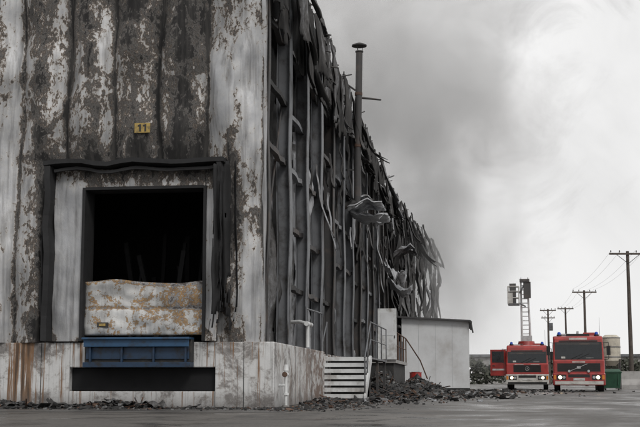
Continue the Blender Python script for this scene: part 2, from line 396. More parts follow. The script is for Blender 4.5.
def lin(u, v):
    yy = 24 + u * 68; z = 1.3 + v * 8.8
    return Vector((XS - 1.3 + .25 * fb(yy * .5, z * .5, 1, 3), yy, z)), .8
mb.grid(lin, 260, 36, M_char2, lambda u, v: u < .1 or fb(u * 40, v * 5, 6, 2) < .6)
mb.obj('dark_backing_wall', WH)  # charcoal sheet added behind the open bays to make the inside dark
def farout(yy): return max(0, (yy - 60) / 30)
mb = MB()
def band(u, v):
    yy = 23.7 + u * 68.3; z = 10.25 + .12 * fb(yy * .6, 0, 1, 3) - v * (1.9 + .4 * fb(yy * .4, 3, 3, 3))
    return Vector((XS - .02 + .10 * fb(yy * .6, z * .6, 2, 3) + farout(yy) * 1.3, yy, z)), .8
mb.grid(band, 300, 12, M_char2)
mb.obj('eaves_band', WH)
mb = MB(); yy = 23.72; i = 0
while yy < 91:
    rr = random.random()
    w = random.uniform(.8, 1.2); L = random.uniform(1.7, 2.7) if rr < .90 else random.uniform(3.0, 3.9); sd = random.random() * 90
    tilt = random.uniform(.0, .16) + (.30 if random.random() < .10 else 0); twist = random.uniform(-.16, .16); top = 10.3 + random.uniform(-.22, .28) ; curl = random.choice((0, 0, 0, .8, 1.6))
    bn = random.choice((.50, .62, .70, .78, .40)); fo = farout(yy) * (1.5 + random.uniform(-.4, .3))
    def fn(u, v, y0=yy):
        z = top - L * v; o = .10 + fo + tilt * L * v + twist * (u - .5) * v * 1.6
        c = curl * max(0, v - .6) ** 2 * 4
        o += c * .45; z += c * .35 * (.6 + .4 * nf(u * 2, sd, 0))
        o += .03 * math.cos(u * w / .25 * 2 * math.pi) + .10 * ridge(u * .9 + sd, z * .7, 3) + .08 * nf(sd, z * .9, 5)
        return Vector((XS + o, y0 + w * (u * .98) + .10 * nf(sd, z * .6, 8) * v, z)), bn + .2 * nf(u + sd, z * .5, 1) + .12 * (v < .06) + .1 * (v > .9)
    mb.grid(fn, 18, 34, M_clad2, lambda u, v, sd=sd: .02 + .10 * nf(u * 3, sd, 4) < v < .92 + .16 * nf(u * 3.5, sd, 1) and nf(u * 2.2 + sd, v * 4, 6) < .45)
    yy += w + random.choice((0, 0, .04, .15)); i += 1
mb.obj('torn_eaves_sheeting', WH, solid=.012)
mb = MB()
wob(mb, XS - .3, XS - .1, 24, 92, 9.9, 10.15, M_char, ax='y', n=60, a=.15)
for i in range(46):
    yy = 26 + i * 1.4 + random.uniform(-.3, .3); z = random.uniform(9.6, 10.4)
    L = random.uniform(.1, .5) + farout(yy); mb.cyl((XS - .3, yy, z), (XS + L, yy + random.uniform(-.3, .3), z + random.uniform(-.25, .25)), .03, .02, M_char, 5)
def strip(p, L, w, curl, mat, burn, seed, nn=14):
    p = Vector(p)
    def fn(u, v):
        a = curl * v
        return p + Vector((math.sin(a) * L * v * .5 + .08 * nf(seed, v * 3, 0) + .03 * math.sin(u * 6), w * (u - .5) + .15 * nf(seed, v * 2, 5) * v, -L * v * math.cos(a * .7))), burn + .1 * nf(seed, v * 3, 9)
    mb.grid(fn, 5, nn, mat)
for i in range(66):
    yy = random.uniform(31, 91)
    z = random.uniform(5.5, 8.5) if yy < 60 else random.uniform(3.5, 9.5)
    strip((XS + random.uniform(-.1, .15) + farout(yy) * random.uniform(0, 1.2), yy, z), random.uniform(.6, 2.2), random.uniform(.3, .9), random.uniform(-.2, .5), M_clad2, random.choice((.30, .45, .6, .7, .8)), i * 1.7)
mb.obj('hanging_sheet_strips', WH, solid=.008)
mb = MB()
for k, (yt, sag, tilt) in enumerate(((30.5, .2, .1), (36.5, .5, -.2), (46, .3, .35), (51, .8, -.3), (56, .4, .5), (62, .7, .1), (67, .5, -.4), (73, .9, .3), (79, .5, .6), (85, 1.0, 0))):
    x0 = XS + .05 + farout(yt) * 1.2; pts = []; pb_ = []
    for j in range(9):
        t = j / 8; pts.append((x0 - 9 * t, yt + tilt * 2 * t + .2 * nf(k, t * 3, 0), 10.35 + 1.0 * t - sag * 2.2 * t * t + .1 * nf(k, t * 4, 2)))
        pb_.append((x0 - 9 * t, yt + tilt * 2 * t, 9.8 + .7 * t - sag * 2.2 * t * t + .1 * nf(k, t * 4, 4)))
    mb.tube(pts, .055, M_char, 6); mb.tube(pb_, .05, M_char, 6)
    for a_, b_ in zip(pts[::1], pb_[1:]): mb.cyl(a_, b_, .03, .03, M_char, 5)
for k in range(16):
    ys = 27 + k * 3.9 + random.uniform(-1, 1); x0 = XS - random.uniform(-.1, .6) + farout(ys); L = random.uniform(1.6, 3.6); up = random.uniform(-.25, .75)
    mb.tube([(x0, ys, 10.25), (x0 + .10, ys + L * .5, 10.35 + up * .35), (x0 + .3 * random.random(), ys + L, 10.3 + up)], .035, M_char, 5)
mb.obj('collapsed_roof_trusses', WH)
mb = MB()
for k in range(22):
    y0 = 60 + k * 1.4; w = random.uniform(1.3, 1.9); sd = k * 7.3; zt = random.uniform(7.5, 9.9); zb = random.uniform(1.5, 4.2); fo = (y0 - 60) / 30; bn = random.choice((.40, .55, .66, .75, .60))
    def fn(u, v):
        z = zb + (zt - zb) * v
        return Vector((XS + .1 + fo * 1.7 + .45 * nf(sd, z * .45, 0) + .22 * ridge(u + sd, z * .5, 2) + .3 * (1 - v) * nf(sd, 3, 3), y0 + w * u + .4 * nf(sd, z * .3, 6), z)), bn + .2 * nf(u + sd, z * .5, 5)
    mb.grid(fn, 14, 30, M_clad2, lambda u, v: nf(u * 2 + sd, v * 4, 9) < .34 and abs(v - .5) < .46 + .12 * nf(u * 4, sd, v > .5))
mb.obj('slumped_wall_sheets', WH, solid=.012)
mb = MB()
def crump(c, sx, sy, sz, mat, burn, seed, curl=1.5):
    c = Vector(c)
    def fn(u, v):
        a = curl * (v - .2)
        return c + Vector((sx * v, sy * (u - .5), sz * math.sin(a * 2.2) * .5)) + Vector((0, .2, .5 * sz)) * fb(u * 3 + seed, v * 3, seed, 3) + Vector((0, 0, .05 * math.sin(u * 34))), burn + .15 * nf(u * 3, v * 3, seed)
    mb.grid(fn, 60, 14, mat, lambda u, v: nf(u * 4, v * 3, seed + 3) < .5)
crump((XS + .1, 40.6, 6.35), 1.15, 2.2, .25, M_clad2, .10, 1); crump((XS + .1, 40.9, 6.15), 1.3, 1.8, -.3, M_clad2, .15, 2); crump((XS, 41.2, 6.6), .8, 1.6, .3, M_clad2, .5, 4)
crump((XS + .3, 55, 5.6), .9, 2.6, -.8, M_clad2, .10, 6); crump((XS + .3, 57, 5.0), 1.1, 2.2, -.6, M_clad2, .2, 7); crump((XS + .3, 62, 7.0), 1.1, 3.2, .5, M_clad2, .45, 8)
crump((XS + .2, 49, 7.0), .7, 2.4, .4, M_clad2, .5, 14)
mb.obj('crumpled_sheets', WH, solid=.012)
mb = MB(); fx = XS + .48
mb.cyl((fx - .10, 40.0, 6.5), (fx, 40.0, 11.75), .115, .115, M_char, 16); mb.cyl((fx - .06, 40, 8.4), (fx - .06, 40, 8.5), .13, .13, M_brown, 16); mb.cyl((fx - .03, 40, 10.2), (fx - .03, 40, 10.3), .13, .13, M_brown, 16)
for a_ in range(3): mb.cyl((fx + .09 * math.cos(a_ * 2.1), 40 + .09 * math.sin(a_ * 2.1), 11.7), (fx + .13 * math.cos(a_ * 2.1), 40 + .13 * math.sin(a_ * 2.1), 11.98), .012, .012, M_char, 5)
mb.cyl((fx, 40, 11.72), (fx, 40, 11.76), .14, .14, M_char, 16)
mb.cyl((fx, 40, 11.93), (fx, 40, 11.97), .26, .26, M_char, 16); mb.cyl((fx, 40, 11.97), (fx, 40, 12.06), .26, .04, M_char, 16)
mb.cyl((fx - .1, 40, 6.5), (XS - .4, 40, 6.3), .115, .115, M_char, 12)
for z in (7.6, 9.6): mb.box(XS - .1, fx, 39.98, 40.02, z, z + .04, M_char)
mb.cyl((XS, 44, 11.1), (XS + .95, 43.7, 10.9), .05, .03, M_char, 6); mb.cyl((XS - .2, 44, 10.0), (XS, 44, 11.15), .04, .04, M_char, 6)
mb.obj('flue_pipe', WH)
mb = MB()
mb.tube([(-4.3, 28.2, 1.9), (-3.95, 27.9, 1.9), (-3.74, 27.7, 1.84), (-3.74, 27.7, 1.3)], .045, M_white, 12)
mb.cyl((-3.74, 27.5, 1.84), (-3.74, 28.3, 1.84), .055, .055, M_white)
mb.obj('wall_pipe', WH)
SP = MB(); sx_, sy_ = -3.70, 24.15
SP.tube([(sx_, sy_, .05), (sx_, sy_, .78)], .032, M_white, 12); SP.cyl((sx_, sy_, .74), (sx_, sy_, .86), .055, .04, M_white)
SP.cyl((sx_, sy_ - .16, .66), (sx_, sy_ + .16, .66), .036, .036, M_white); SP.cyl((sx_, sy_, .25), (sx_, sy_, .29), .06, .06, M_white)
SP.cyl((sx_ - .15, sy_, .45), (sx_, sy_, .45), .03, .03, M_white); SP.cyl((sx_, sy_ - .18, .66), (sx_, sy_ - .16, .66), .055, .055, M_brown)
SP.cyl((sx_, sy_, 0), (sx_, sy_, .05), .07, .07, M_conc2)
SP.obj('standpipe')

# ------------------------------------------------------------------ stairs and platforms
mb = MB(); n = 7; rise = 1.2 / n; X0, X1 = -4.08, -2.86
for i in range(n):
    z = rise * (i + 1); y0 = 32.6 + i * .26
    mb.box(X0, X1, y0, y0 + .27, z - .03, z, M_white); mb.box(X0, X1, y0 - .006, y0 + .012, z - .11, z - .031, M_white)
for x in (X0 - .05, X1):
    vs = [(x, 32.5, 0), (x, 32.75, 0), (x, 34.6, 1.05), (x, 34.6, 1.24), (x, 34.3, 1.24), (x, 32.5, .14)]
    mb.add(vs + [(p[0] + .05, p[1], p[2]) for p in vs], [(0, 1, 2, 3, 4, 5), (11, 10, 9, 8, 7, 6)] + [(i, (i + 1) % 6, 6 + (i + 1) % 6, 6 + i) for i in range(6)], M_white)
mb.box(-4.1, -2.82, 34.6, 41, 1.15, 1.2, M_grey)
mb.box(-4.0, -2.9, 34.7, 34.72, 0, 1.15, M_char2)
for yy in (34.7, 37.8, 40.9): mb.box(-2.95, -2.87, yy, yy + .08, 0, 1.15, M_char)
x = X1 + .02
mb.tube([(x, 32.6, 1.15), (x, 34.5, 2.2), (x, 41, 2.25)], .022, M_grey); mb.tube([(x, 32.6, .7), (x, 34.5, 1.7), (x, 41, 1.72)], .016, M_grey)
for yy, zb in ((32.62, .1), (33.5, .55), (34.6, 1.2), (36.7, 1.2), (38.8, 1.2), (41, 1.2)): mb.cyl((x, yy, zb), (x, yy, zb + 1.03), .02, .02, M_grey, 6)
x = X0 - .02
mb.tube([(x, 32.7, 1.15), (x, 34.5, 2.2)], .022, M_grey)
for yy, zb in ((32.7, .1), (34.5, 1.15)): mb.cyl((x, yy, zb), (x, yy, zb + 1.05), .02, .02, M_grey, 6)
mb.tube([(-3.9, 28.6, 2.25), (-3.9, 31.7, 2.3)], .022, M_grey)
for yy in (28.6, 30.1, 31.7): mb.cyl((-3.9, yy, 1.28), (-3.9, yy, 2.3), .02, .02, M_grey, 6)
mb.obj('loading_stairs')
mb = MB()
mb.box(-4.1, -2.75, 45, 53, 1.18, 1.3, M_conc2); mb.box(-4.1, -2.85, 45.1, 52.9, 0, 1.18, M_char2)
for yy in (45.1, 47, 49, 51, 52.9): mb.cyl((-2.8, yy, 1.3), (-2.8, yy, 2.35), .03, .03, M_brown, 6)
mb.tube([(-2.8, 45.1, 2.35), (-2.8, 52.9, 2.35)], .028, M_brown); mb.tube([(-2.8, 45.1, 1.85), (-2.8, 52.9, 1.85)], .02, M_brown)
mb.tube([(-2.8, 52.9, 2.35), (-2.2, 53.4, 1.4), (-1.9, 53.6, .6)], .028, M_brown)
mb.obj('side_loading_platform')
mb = MB()
mb.box(-3.42, -2.72, 44.9, 44.95, 1.31, 3.2, M_white); mb.box(-3.30, -2.84, 44.89, 44.9, 2.2, 3.05, M_shed); mb.box(-2.80, -2.77, 44.86, 44.89, 2.1, 2.2, M_char)
mb.obj('open_steel_door', bevel=.01)

# ------------------------------------------------------------------ annex shed
SH = empty('storage_shed')
mb = MB()
mb.box(-3.38, -.06, 60, 68, 0, 3.38, M_shed)
for i in range(3): mb.box(-2.55 + i * .83, -2.535 + i * .83, 59.994, 60.01, .2, 3.3, M_shedl)
mb.box(-3.39, -.05, 59.985, 60.02, 0, .16, M_char2)
mb.obj('walls', SH)
mb = MB()
vs = [(-3.6, 59.7, 3.62), (.05, 59.7, 3.40), (.05, 68.3, 3.40), (-3.6, 68.3, 3.62)]
mb.add(vs + [(p[0], p[1], p[2] + .08) for p in vs], [(3, 2, 1, 0), (4, 5, 6, 7), (0, 1, 5, 4), (1, 2, 6, 5), (2, 3, 7, 6), (3, 0, 4, 7)], M_roofd)
mb.add([(-3.38, 60.0, 3.38), (-.06, 60.0, 3.38), (-.06, 60.0, 3.41), (-3.38, 60.0, 3.61)], [(0, 1, 2, 3)], M_shed)
mb.cyl((.04, 59.8, 3.4), (.14, 59.8, 2.85), .04, .04, M_roofd); mb.box(.0, .1, 59.7, 68.3, 3.33, 3.43, M_roofd)
mb.obj('roof', SH)
mb = MB(); mb.box(-3.72, -3.5, 58.2, 58.4, 0, 3.5, M_char); mb.box(-3.7, -3.4, 58.4, 60, 3.1, 3.2, M_char); mb.box(-3.45, -3.2, 58.6, 58.7, .1, 2.4, M_grey); mb.obj('lean_to_posts', SH)

# ------------------------------------------------------------------ debris
def chunk(mb, p, s, mat):
    p = Vector(p); vs = []
    for q in ((-1, -1, -.5), (1, -1, -.5), (1, 1, -.5), (-1, 1, -.5), (-1, -1, .5), (1, -1, .5), (1, 1, .5), (-1, 1, .5)):
        vs.append(Vector((q[0] * s * random.uniform(.3, 1), q[1] * s * random.uniform(.3, 1), q[2] * s * random.uniform(.3, 1.2))))
    M = Matrix.Rotation(random.uniform(0, 6.3), 4, 'Z') @ Matrix.Rotation(random.uniform(-.6, .6), 4, 'X')
    mb.add([p + M @ q for q in vs], [(0, 3, 2, 1), (4, 5, 6, 7), (0, 1, 5, 4), (1, 2, 6, 5), (2, 3, 7, 6), (3, 0, 4, 7)], mat)
def shard(mb, p, L, w, mat, burn=.7):
    p = Vector(p); M = Matrix.Rotation(random.uniform(0, 6.3), 4, 'Z') @ Matrix.Rotation(random.uniform(-.35, .35), 4, 'Y'); sd = random.random() * 50
    def fn(u, v):
        q = Vector((L * (u - .5), w * (v - .5), .18 * L * nf(u * 3, v * 2, sd) + .05 * L))
        return p + M @ q, burn
    mb.grid(fn, 8, 4, mat)
def pile(name, c, rx, ry, h, n, smax, mats):
    mb = MB(); c = Vector(c)
    def fn(u, v):
        x = (u * 2 - 1); y = (v * 2 - 1); r = math.hypot(x, y)
        z = max(0, 1 - r) ** .8 * h * (1 + .6 * fb(x * 3 + c.x, y * 3, 1, 3)) - .02
        return c + Vector((x * rx, y * ry, z)), .8
    mb.grid(fn, 36, 36, mats[0], smooth=False)
    for i in range(n):
        a = random.uniform(0, 6.3); r = random.random() ** .7 * 1.1
        x, y = math.cos(a) * r, math.sin(a) * r
        z = max(0, 1 - r) ** .8 * h + .02
        if random.random() < .8: chunk(mb, c + Vector((x * rx, y * ry, z)), random.uniform(.015, smax), random.choice(mats))
        else: shard(mb, c + Vector((x * rx, y * ry, z)), random.uniform(.1, smax * 4), random.uniform(.05, smax * 1.6), random.choice((M_clad2, M_char, M_char2)), random.choice((.5, .7, .8)))
    for i in range(n // 30):
        a = random.uniform(0, 6.3); q = c + Vector((math.cos(a) * rx * .6, math.sin(a) * ry * .6, h * .3))
        mb.cyl(q, q + Vector((random.uniform(-.7, .7), random.uniform(-.8, .8), random.uniform(.05, h * .8 + .1))), .018, .015, random.choice((M_char, M_brown)), 5)
    return mb.obj(name)
MM = (M_char2, M_char2, M_soot, M_char, M_char2, M_ash, M_brown)
pile('debris_pile', (-9.4, 22.9, 0), 1.3, .55, .15, 300, .07, MM)
pile('debris_pile', (-6.9, 22.9, 0), .95, .5, .13, 240, .06, MM)
pile('debris_pile', (-3.15, 43.2, 0), .9, 2.6, .80, 600, .12, MM)
pile('debris_pile', (-2.6, 38.5, 0), 1.1, 4.0, .22, 500, .10, MM)
pile('debris_pile', (-2.2, 50, 0), 1.3, 5.0, .60, 600, .12, MM)
pile('debris_pile', (-3.5, 29.3, 0), .5, 2.4, .08, 260, .07, MM)
mb = MB()
for i in range(3000):
    t = random.random(); yy = 21 + 46 * t ** 1.1
    xx = -3.6 + abs(random.gauss(0, 1)) * (.4 + t * 3.8)
    s = random.uniform(.008, .035) * (1 + t * 1.8) * (2.0 if random.random() < .05 else 1)
    chunk(mb, (xx, yy, s * .25), s, random.choice(MM))
for i in range(1500):
    xx = random.uniform(-12, -3.4); yy = 23.4 - abs(random.gauss(0, .6)); s = random.uniform(.01, .045); chunk(mb, (xx, yy, s * .25), s, random.choice(MM))
for i in range(60): shard(mb, (random.uniform(-3, 1.5), random.uniform(30, 60), .03), random.uniform(.2, .6), random.uniform(.1, .3), M_clad2, random.choice((.4, .6, .7)))
for i in range(14): shard(mb, (random.uniform(-9, -5), random.uniform(22.6, 23.2), .04), random.uniform(.3, .8), random.uniform(.1, .25), M_clad2, .6)
mb.obj('scattered_debris')
mb = MB(); cx, cy = -2.55, 56.5
mb.cyl((cx, cy, .02), (cx, cy, .9), .28, .28, M_red, 20)
for z in (.02, .3, .6, .88): mb.cyl((cx, cy, z), (cx, cy, z + .03), .295, .295, M_red, 20)
mb.cyl((cx, cy, .905), (cx, cy, .93), .2, .2, M_black, 16); mb.obj('oil_drum')

# ------------------------------------------------------------------ fire engines
def wheel(mb, x, y, r=.5, w=.28, sgn=1):
    mb.cyl((x - w / 2, y, r), (x + w / 2, y, r), r, r, M_rub, 28)
    mb.cyl((x + sgn * (w / 2 - .02), y, r), (x + sgn * (w / 2 + .012), y, r), r * .62, r * .56, M_chrome, 20)
    mb.cyl((x + sgn * (w / 2 + .0), y, r), (x + sgn * (w / 2 + .08), y, r), .13, .1, M_red, 12)
def hull(mb, prof, xw, mat, taper=0):
    n = len(prof); vs = []
    for sx in (-1, 1):
        for (y, z) in prof: vs.append((sx * (xw - taper * max(0, z - 1.5)), y, z))
    fs = [tuple(range(n)), tuple(reversed(range(n, 2 * n)))] + [(i, n + i, n + (i + 1) % n, (i + 1) % n) for i in range(n)]
    mb.add(vs, fs, mat)
def fire_truck(name, loc, rz, kind):
    T = empty(name, loc, rz)
    hh = 2.66 if kind == 'a' else 2.56; zs = 1.50
    mb = MB()
    prof = [(0, .55), (0, zs - .06), (.03, zs), (.20, hh - .16), (.32, hh - .03), (.6, hh), (2.3, hh), (2.3, .55)]
    hull(mb, prof, 1.2, M_red, .05); mb.obj('cab', T, bevel=.06)
    mb = MB(); mb.box(-1.19, 1.19, 2.36, 7.6, .75, 2.70 if kind == 'a' else 2.52, M_red); mb.obj('body', T, bevel=.03)
    mb = MB(); mb.box(-.45, .45, .4, 7.4, .40, .74, M_black)
    for sx in (-1, 1):
        for i in range(3):
            y0 = 2.6 + i * 1.65; mb.box(sx * 1.19 - .012, sx * 1.19 + .012, y0, y0 + 1.5, 1.05, 2.40, M_chrome)
            for j in range(14): mb.box(sx * 1.19 - .02, sx * 1.19 + .02, y0, y0 + 1.5, 1.1 + j * .09, 1.11 + j * .09, M_black)
        mb.box(sx * 1.19 - .01, sx * 1.19 + .01, 2.4, 7.55, .8, .92, M_white)
    bt = 2.70 if kind == 'a' else 2.52
    mb.box(-.9, -.3, 2.6, 7.4, bt + .06, bt + .12, M_chrome); mb.box(.3, .9, 2.8, 7.0, bt + .002, bt + .2, M_red)
    for i in range(12): mb.box(-.85, -.35, 2.8 + i * .38, 2.84 + i * .38, bt + .12, bt + .15, M_chrome)
    mb.obj('body_fittings', T)
    def fy(z):
        if z < zs: return 0
        return .03 + (z - zs) / (hh - .16 - zs) * .17
    mb = MB()
    def fq(x0, x1, z0, z1, off, mat, th=.02):
        vs = [(x0, fy(z0) - off, z0), (x1, fy(z0) - off, z0), (x1, fy(z1) - off, z1), (x0, fy(z1) - off, z1)]
        bk = [(p[0], p[1] + off + th, p[2]) for p in vs]
        mb.add(vs + bk, [(0, 1, 2, 3), (0, 4, 5, 1), (1, 5, 6, 2), (2, 6, 7, 3), (3, 7, 4, 0)], mat)
    zt = hh - (.34 if kind == 'a' else .42)
    fq(-1.10, 1.10, zs + .02, zt + .03, .008, M_black); fq(-1.04, 1.04, zs + .06, zt, .014, M_glass)
    if kind == 'b': fq(-.018, .018, zs + .06, zt, .02, M_black)
    fq(-1.0, 1.0, zt - .10, zt - .02, .018, M_char); fq(.35, .7, zs + .07, zs + .12, .018, M_ash); fq(-.8, -.62, zs + .07, zs + .16, .018, M_bumper)
    for sx in (-1, 1):
        mb.cyl((sx * .15 - .2, fy(1.55) - .04, 1.55), (sx * .15 + .35, fy(1.8) - .03, 1.80), .012, .01, M_black, 5)
    fq(-.9, .9, zt + .05, zt + .11, .03, M_black)
    if kind == 'a':
        fq(-.42, .42, zt + .14, zt + .24, .014, M_bumper)
        fq(-1.0, 1.0, .95, 1.34, .012, M_black)
        for i in range(9): mb.box(-.96, .96, -.024, -.012, .98 + i * .041, .986 + i * .041, M_char)
        mb.cyl((-.40, -.028, .98), (.40, -.028, 1.31), .014, .014, M_chrome, 6); mb.box(-.09, .09, -.038, -.028, 1.09, 1.20, M_chrome)
        fq(-.30, .30, 1.375, 1.43, .012, M_bumper)
        for sx in (-1, 1):
            mb.cyl((sx * .45, -.20, .97), (sx * .45, -.12, .97), .075, .075, M_black, 14); mb.cyl((sx * .45, -.21, .97), (sx * .45, -.20, .97), .06, .06, M_chrome, 14); mb.cyl((sx * .45, -.12, .86), (sx * .45, -.12, .92), .015, .015, M_black, 6)
    else:
        fq(-.78, .78, 1.00, 1.40, .012, M_black)
        for i in range(5): mb.box(-.74, .74, -.03, -.012, 1.04 + i * .075, 1.06 + i * .075, M_black)
        for i in range(16):
            a0, a1 = i * math.pi / 8, (i + 1) * math.pi / 8
            mb.cyl((.11 * math.cos(a0), -.045, 1.2 + .11 * math.sin(a0)), (.11 * math.cos(a1), -.045, 1.2 + .11 * math.sin(a1)), .01, .01, M_chrome, 5)
        for a in (90, 210, 330): mb.cyl((0, -.045, 1.2), (.11 * math.cos(R(a)), -.045, 1.2 + .11 * math.sin(R(a))), .01, .008, M_chrome, 5)
        fq(-.7, -.2, 1.42, 1.455, .012, M_bumper); fq(.2, .7, 1.42, 1.455, .012, M_bumper)
    mb.obj('front_fittings', T)
    mb = MB(); mb.box(-1.22, 1.22, -.14, .35, .30, .88, M_red if kind == 'a' else M_bumper); mb.obj('bumper', T, bevel=.04)
    mb = MB()
    if kind == 'a': mb.box(-1.12, 1.12, -.155, -.13, .34, .50, M_bumper)
    else: mb.box(-1.1, 1.1, -.155, -.13, .32, .44, M_black)
    for sx in (-1, 1):
        a, c = sorted((sx * .60, sx * 1.04)); mb.box(a, c, -.155, -.13, .56, .80, M_black)
        mb.cyl((sx * .88, -.168, .68), (sx * .88, -.15, .68), .082, .082, M_lamp, 16)
        mb.cyl((sx * .70, -.165, .68), (sx * .70, -.15, .68), .07, .07, M_chrome, 12)
        a, c = sorted((sx * 1.07, sx * 1.18)); mb.box(a, c, -.158, -.13, .58, .78, M_amber)
        a, c = sorted((sx * 1.0, sx * 1.23)); mb.box(a, c, .50, .70, .30, .62, M_black)
    mb.box(-.27, .27, -.158, -.145, .53, .64, M_bumper); mb.box(-.23, .23, -.161, -.1585, .55, .62, M_white)
    mb.box(-.5, .5, -.15, -.13, .68, .82, M_black)
    for sx in (-1, 1):
        x = sx * 1.40
        mb.tube([(sx * 1.14, .1, 2.3), (x, -.05, 2.33), (x, -.05, 1.55), (sx * 1.19, .08, 1.5)], .014, M_black, 6)
        mb.box(x - .09, x + .09, -.03, .05, 1.72, 2.16, M_black)
        mb.box(sx * 1.17 - .03, sx * 1.17 + .012, .45, 1.25, 1.6, 2.22, M_glass); mb.box(sx * 1.17 - .03, sx * 1.17 + .012, 1.45, 2.15, 1.6, 2.22, M_glass)
        mb.box(sx * 1.2 - .006, sx * 1.2 + .004, .4, .405, .8, 2.3, M_black); mb.box(sx * 1.2 - .006, sx * 1.2 + .004, 1.3, 1.305, .8, 2.3, M_black)
        mb.cyl((sx * .88, .6, hh), (sx * .88, .6, hh + .06), .12, .12, M_black, 14); mb.cyl((sx * .88, .6, hh + .06), (sx * .88, .6, hh + .15), .09, .08, M_beacon, 14); mb.cyl((sx * .88, .6, hh + .15), (sx * .88, .6, hh + .19), .08, .04, M_beacon, 14)
    if kind == 'a':
        mb.box(-.55, .55, .55, .8, hh, hh + .10, M_black); mb.cyl((.0, .65, hh + .10), (.0, .65, hh + .22), .06, .05, M_chrome, 10)
    mb.cyl((-.3, .8, hh), (-.3, .8, hh + .09), .05, .11, M_chrome, 10); mb.cyl((1.05, 1.0, hh), (1.05, 1.1, hh + .9), .008, .005, M_black, 5)
    for sx in (-1, 1):
        for yy in (1.25, 5.6): wheel(mb, sx * 1.03, yy, sgn=sx)
        a, c = sorted((sx * .9, sx * 1.21)); mb.box(a, c, 1.85, 1.98, .35, 1.0, M_black)
        a, c = sorted((sx * .85, sx * 1.19)); mb.box(a, c, 6.9, 6.93, .3, .8, M_black)
    mb.obj('lamps_mirrors_wheels', T)
    if kind == 'b':
        mb = MB(); M = Matrix.Translation((-1.2, .35, 0)) @ Matrix.Rotation(R(82), 4, 'Z')
        mb.box(-.03, .02, 0, .92, .80, 2.30, M_red, M=M); mb.box(-.036, .026, .12, .82, 1.55, 2.2, M_glass, M=M); mb.box(-.04, .03, .1, .8, 1.1, 1.2, M_white, M=M); mb.box(-.06, -.03, .65, .8, 1.35, 1.4, M_black, M=M)
        mb.obj('open_door', T, bevel=.01)
    return T
t1 = fire_truck('fire_truck', S(12.3, 57.5), R(-4.2), 'a')
t2 = fire_truck('fire_truck', S(11.9, 69.5), R(-3.5), 'b')

AP = empty('raised_ladder_boom', (-.1, 5.2, 0), 0); AP.parent = t2
mb = MB(); mb.cyl((0, 1, 2.53), (0, 1, 2.95), .6, .5, M_red, 20); mb.box(-.35, .35, .7, 1.5, 2.95, 3.3, M_chrome); mb.obj('turntable', AP)
mb = MB()
for sx in (-1, 1):
    mb.cyl((sx * .26, .8, 3.1), (sx * .20 - .05, 0, 6.75), .07, .055, M_white, 8); mb.cyl((sx * .26, 1.15, 3.1), (sx * .20 - .05, .3, 6.75), .06, .05, M_white, 8)
for i in range(14):
    t = i / 13; z = 3.15 + 3.5 * t; y = .8 - .8 * t; mb.cyl((-.24, y, z), (.19, y, z), .03, .03, M_white, 5); mb.cyl((-.24, y, z), (-.24, y + .34, z + .25), .025, .025, M_grey, 5); mb.cyl((.19, y, z), (.19, y + .34, z + .25), .025, .025, M_grey, 5)
mb.box(-.32, .28, -.2, .5, 6.6, 6.78, M_char); mb.box(-.1, .35, -.1, .2, 5.6, 6.6, M_char)
mb.obj('lattice_boom', AP)
mb = MB()
mb.box(-1.05, -.35, -.5, .4, 5.15, 5.25, M_grey)
for x in (-1.05, -.38):
    for y in (-.5, .38): mb.cyl((x, y, 5.2), (x, y, 6.3), .03, .03, M_bumper, 6)
for z in (5.6, 6.0, 6.3): mb.tube([(-1.05, -.5, z), (-.38, -.5, z), (-.38, .38, z), (-1.05, .38, z), (-1.05, -.5, z)], .03, M_bumper, 6)
mb.box(-1.03, -.75, -.515, -.49, 5.25, 5.9, M_bumper); mb.box(-.95, -.55, -.2, .1, 5.25, 6.5, M_char); mb.cyl((-.35, 0, 5.9), (0, 0, 6.5), .05, .05, M_grey, 8); mb.cyl((-.4, 0, 5.3), (.0, 0.3, 5.1), .05, .05, M_grey, 8)
mb.obj('cage', AP)

# ------------------------------------------------------------------ utility poles
def pole(lat, fwd, h, arm, n=1, rz=0, tf=False):
    p = S(lat, fwd); P = empty('utility_pole', p, rz)
    mb = MB(); mb.cyl((0, 0, 0), (0, 0, h), .16, .10, M_wood, 12); mb.obj('pole', P)
    mb = MB()
    for k in range(n):
        z = h - .25 - k * .9; a = arm * (1 - .15 * k)
        mb.box(-a, a, -.17, -.05, z, z + .12, M_wood)
        for x in (-a + .1, -a * .45, a * .45, a - .1):
            mb.cyl((x, -.11, z + .12), (x, -.11, z + .2), .02, .02, M_char, 6); mb.cyl((x, -.11, z + .2), (x, -.11, z + .30), .05, .03, M_char, 8)
        mb.cyl((-a * .6, -.13, z), (0, -.13, z - .6), .02, .02, M_char, 5); mb.cyl((a * .6, -.13, z), (0, -.13, z - .6), .02, .02, M_char, 5)
    if tf: mb.cyl((.3, -.1, h - 2.6), (.3, -.1, h - 1.7), .25, .25, M_grey, 14)
    mb.obj('crossarms', P); return p
A = pole(20.6, 80, 9.1, 1.25, 1, R(8)); B = pole(25.1, 114, 9.0, 1.15, 1, R(5)); C = pole(27.3, 144, 9.0, .95, 2, 0, True); D = pole(29.4, 144, 9.2, .95, 1, 0)
mb = MB()
def wire(a, c, off):
    pts = []
    for i in range(13):
        t = i / 12; q = a.lerp(c, t); pts.append((q.x + off, q.y, 9.12 - .9 * 4 * t * (1 - t) * .4))
    mb.tube(pts, .005, M_char, 4)
for off in (-1.1, -.5, .5, 1.1): wire(A, B, off); wire(B, D, off * .85)
mb.obj('power_line')

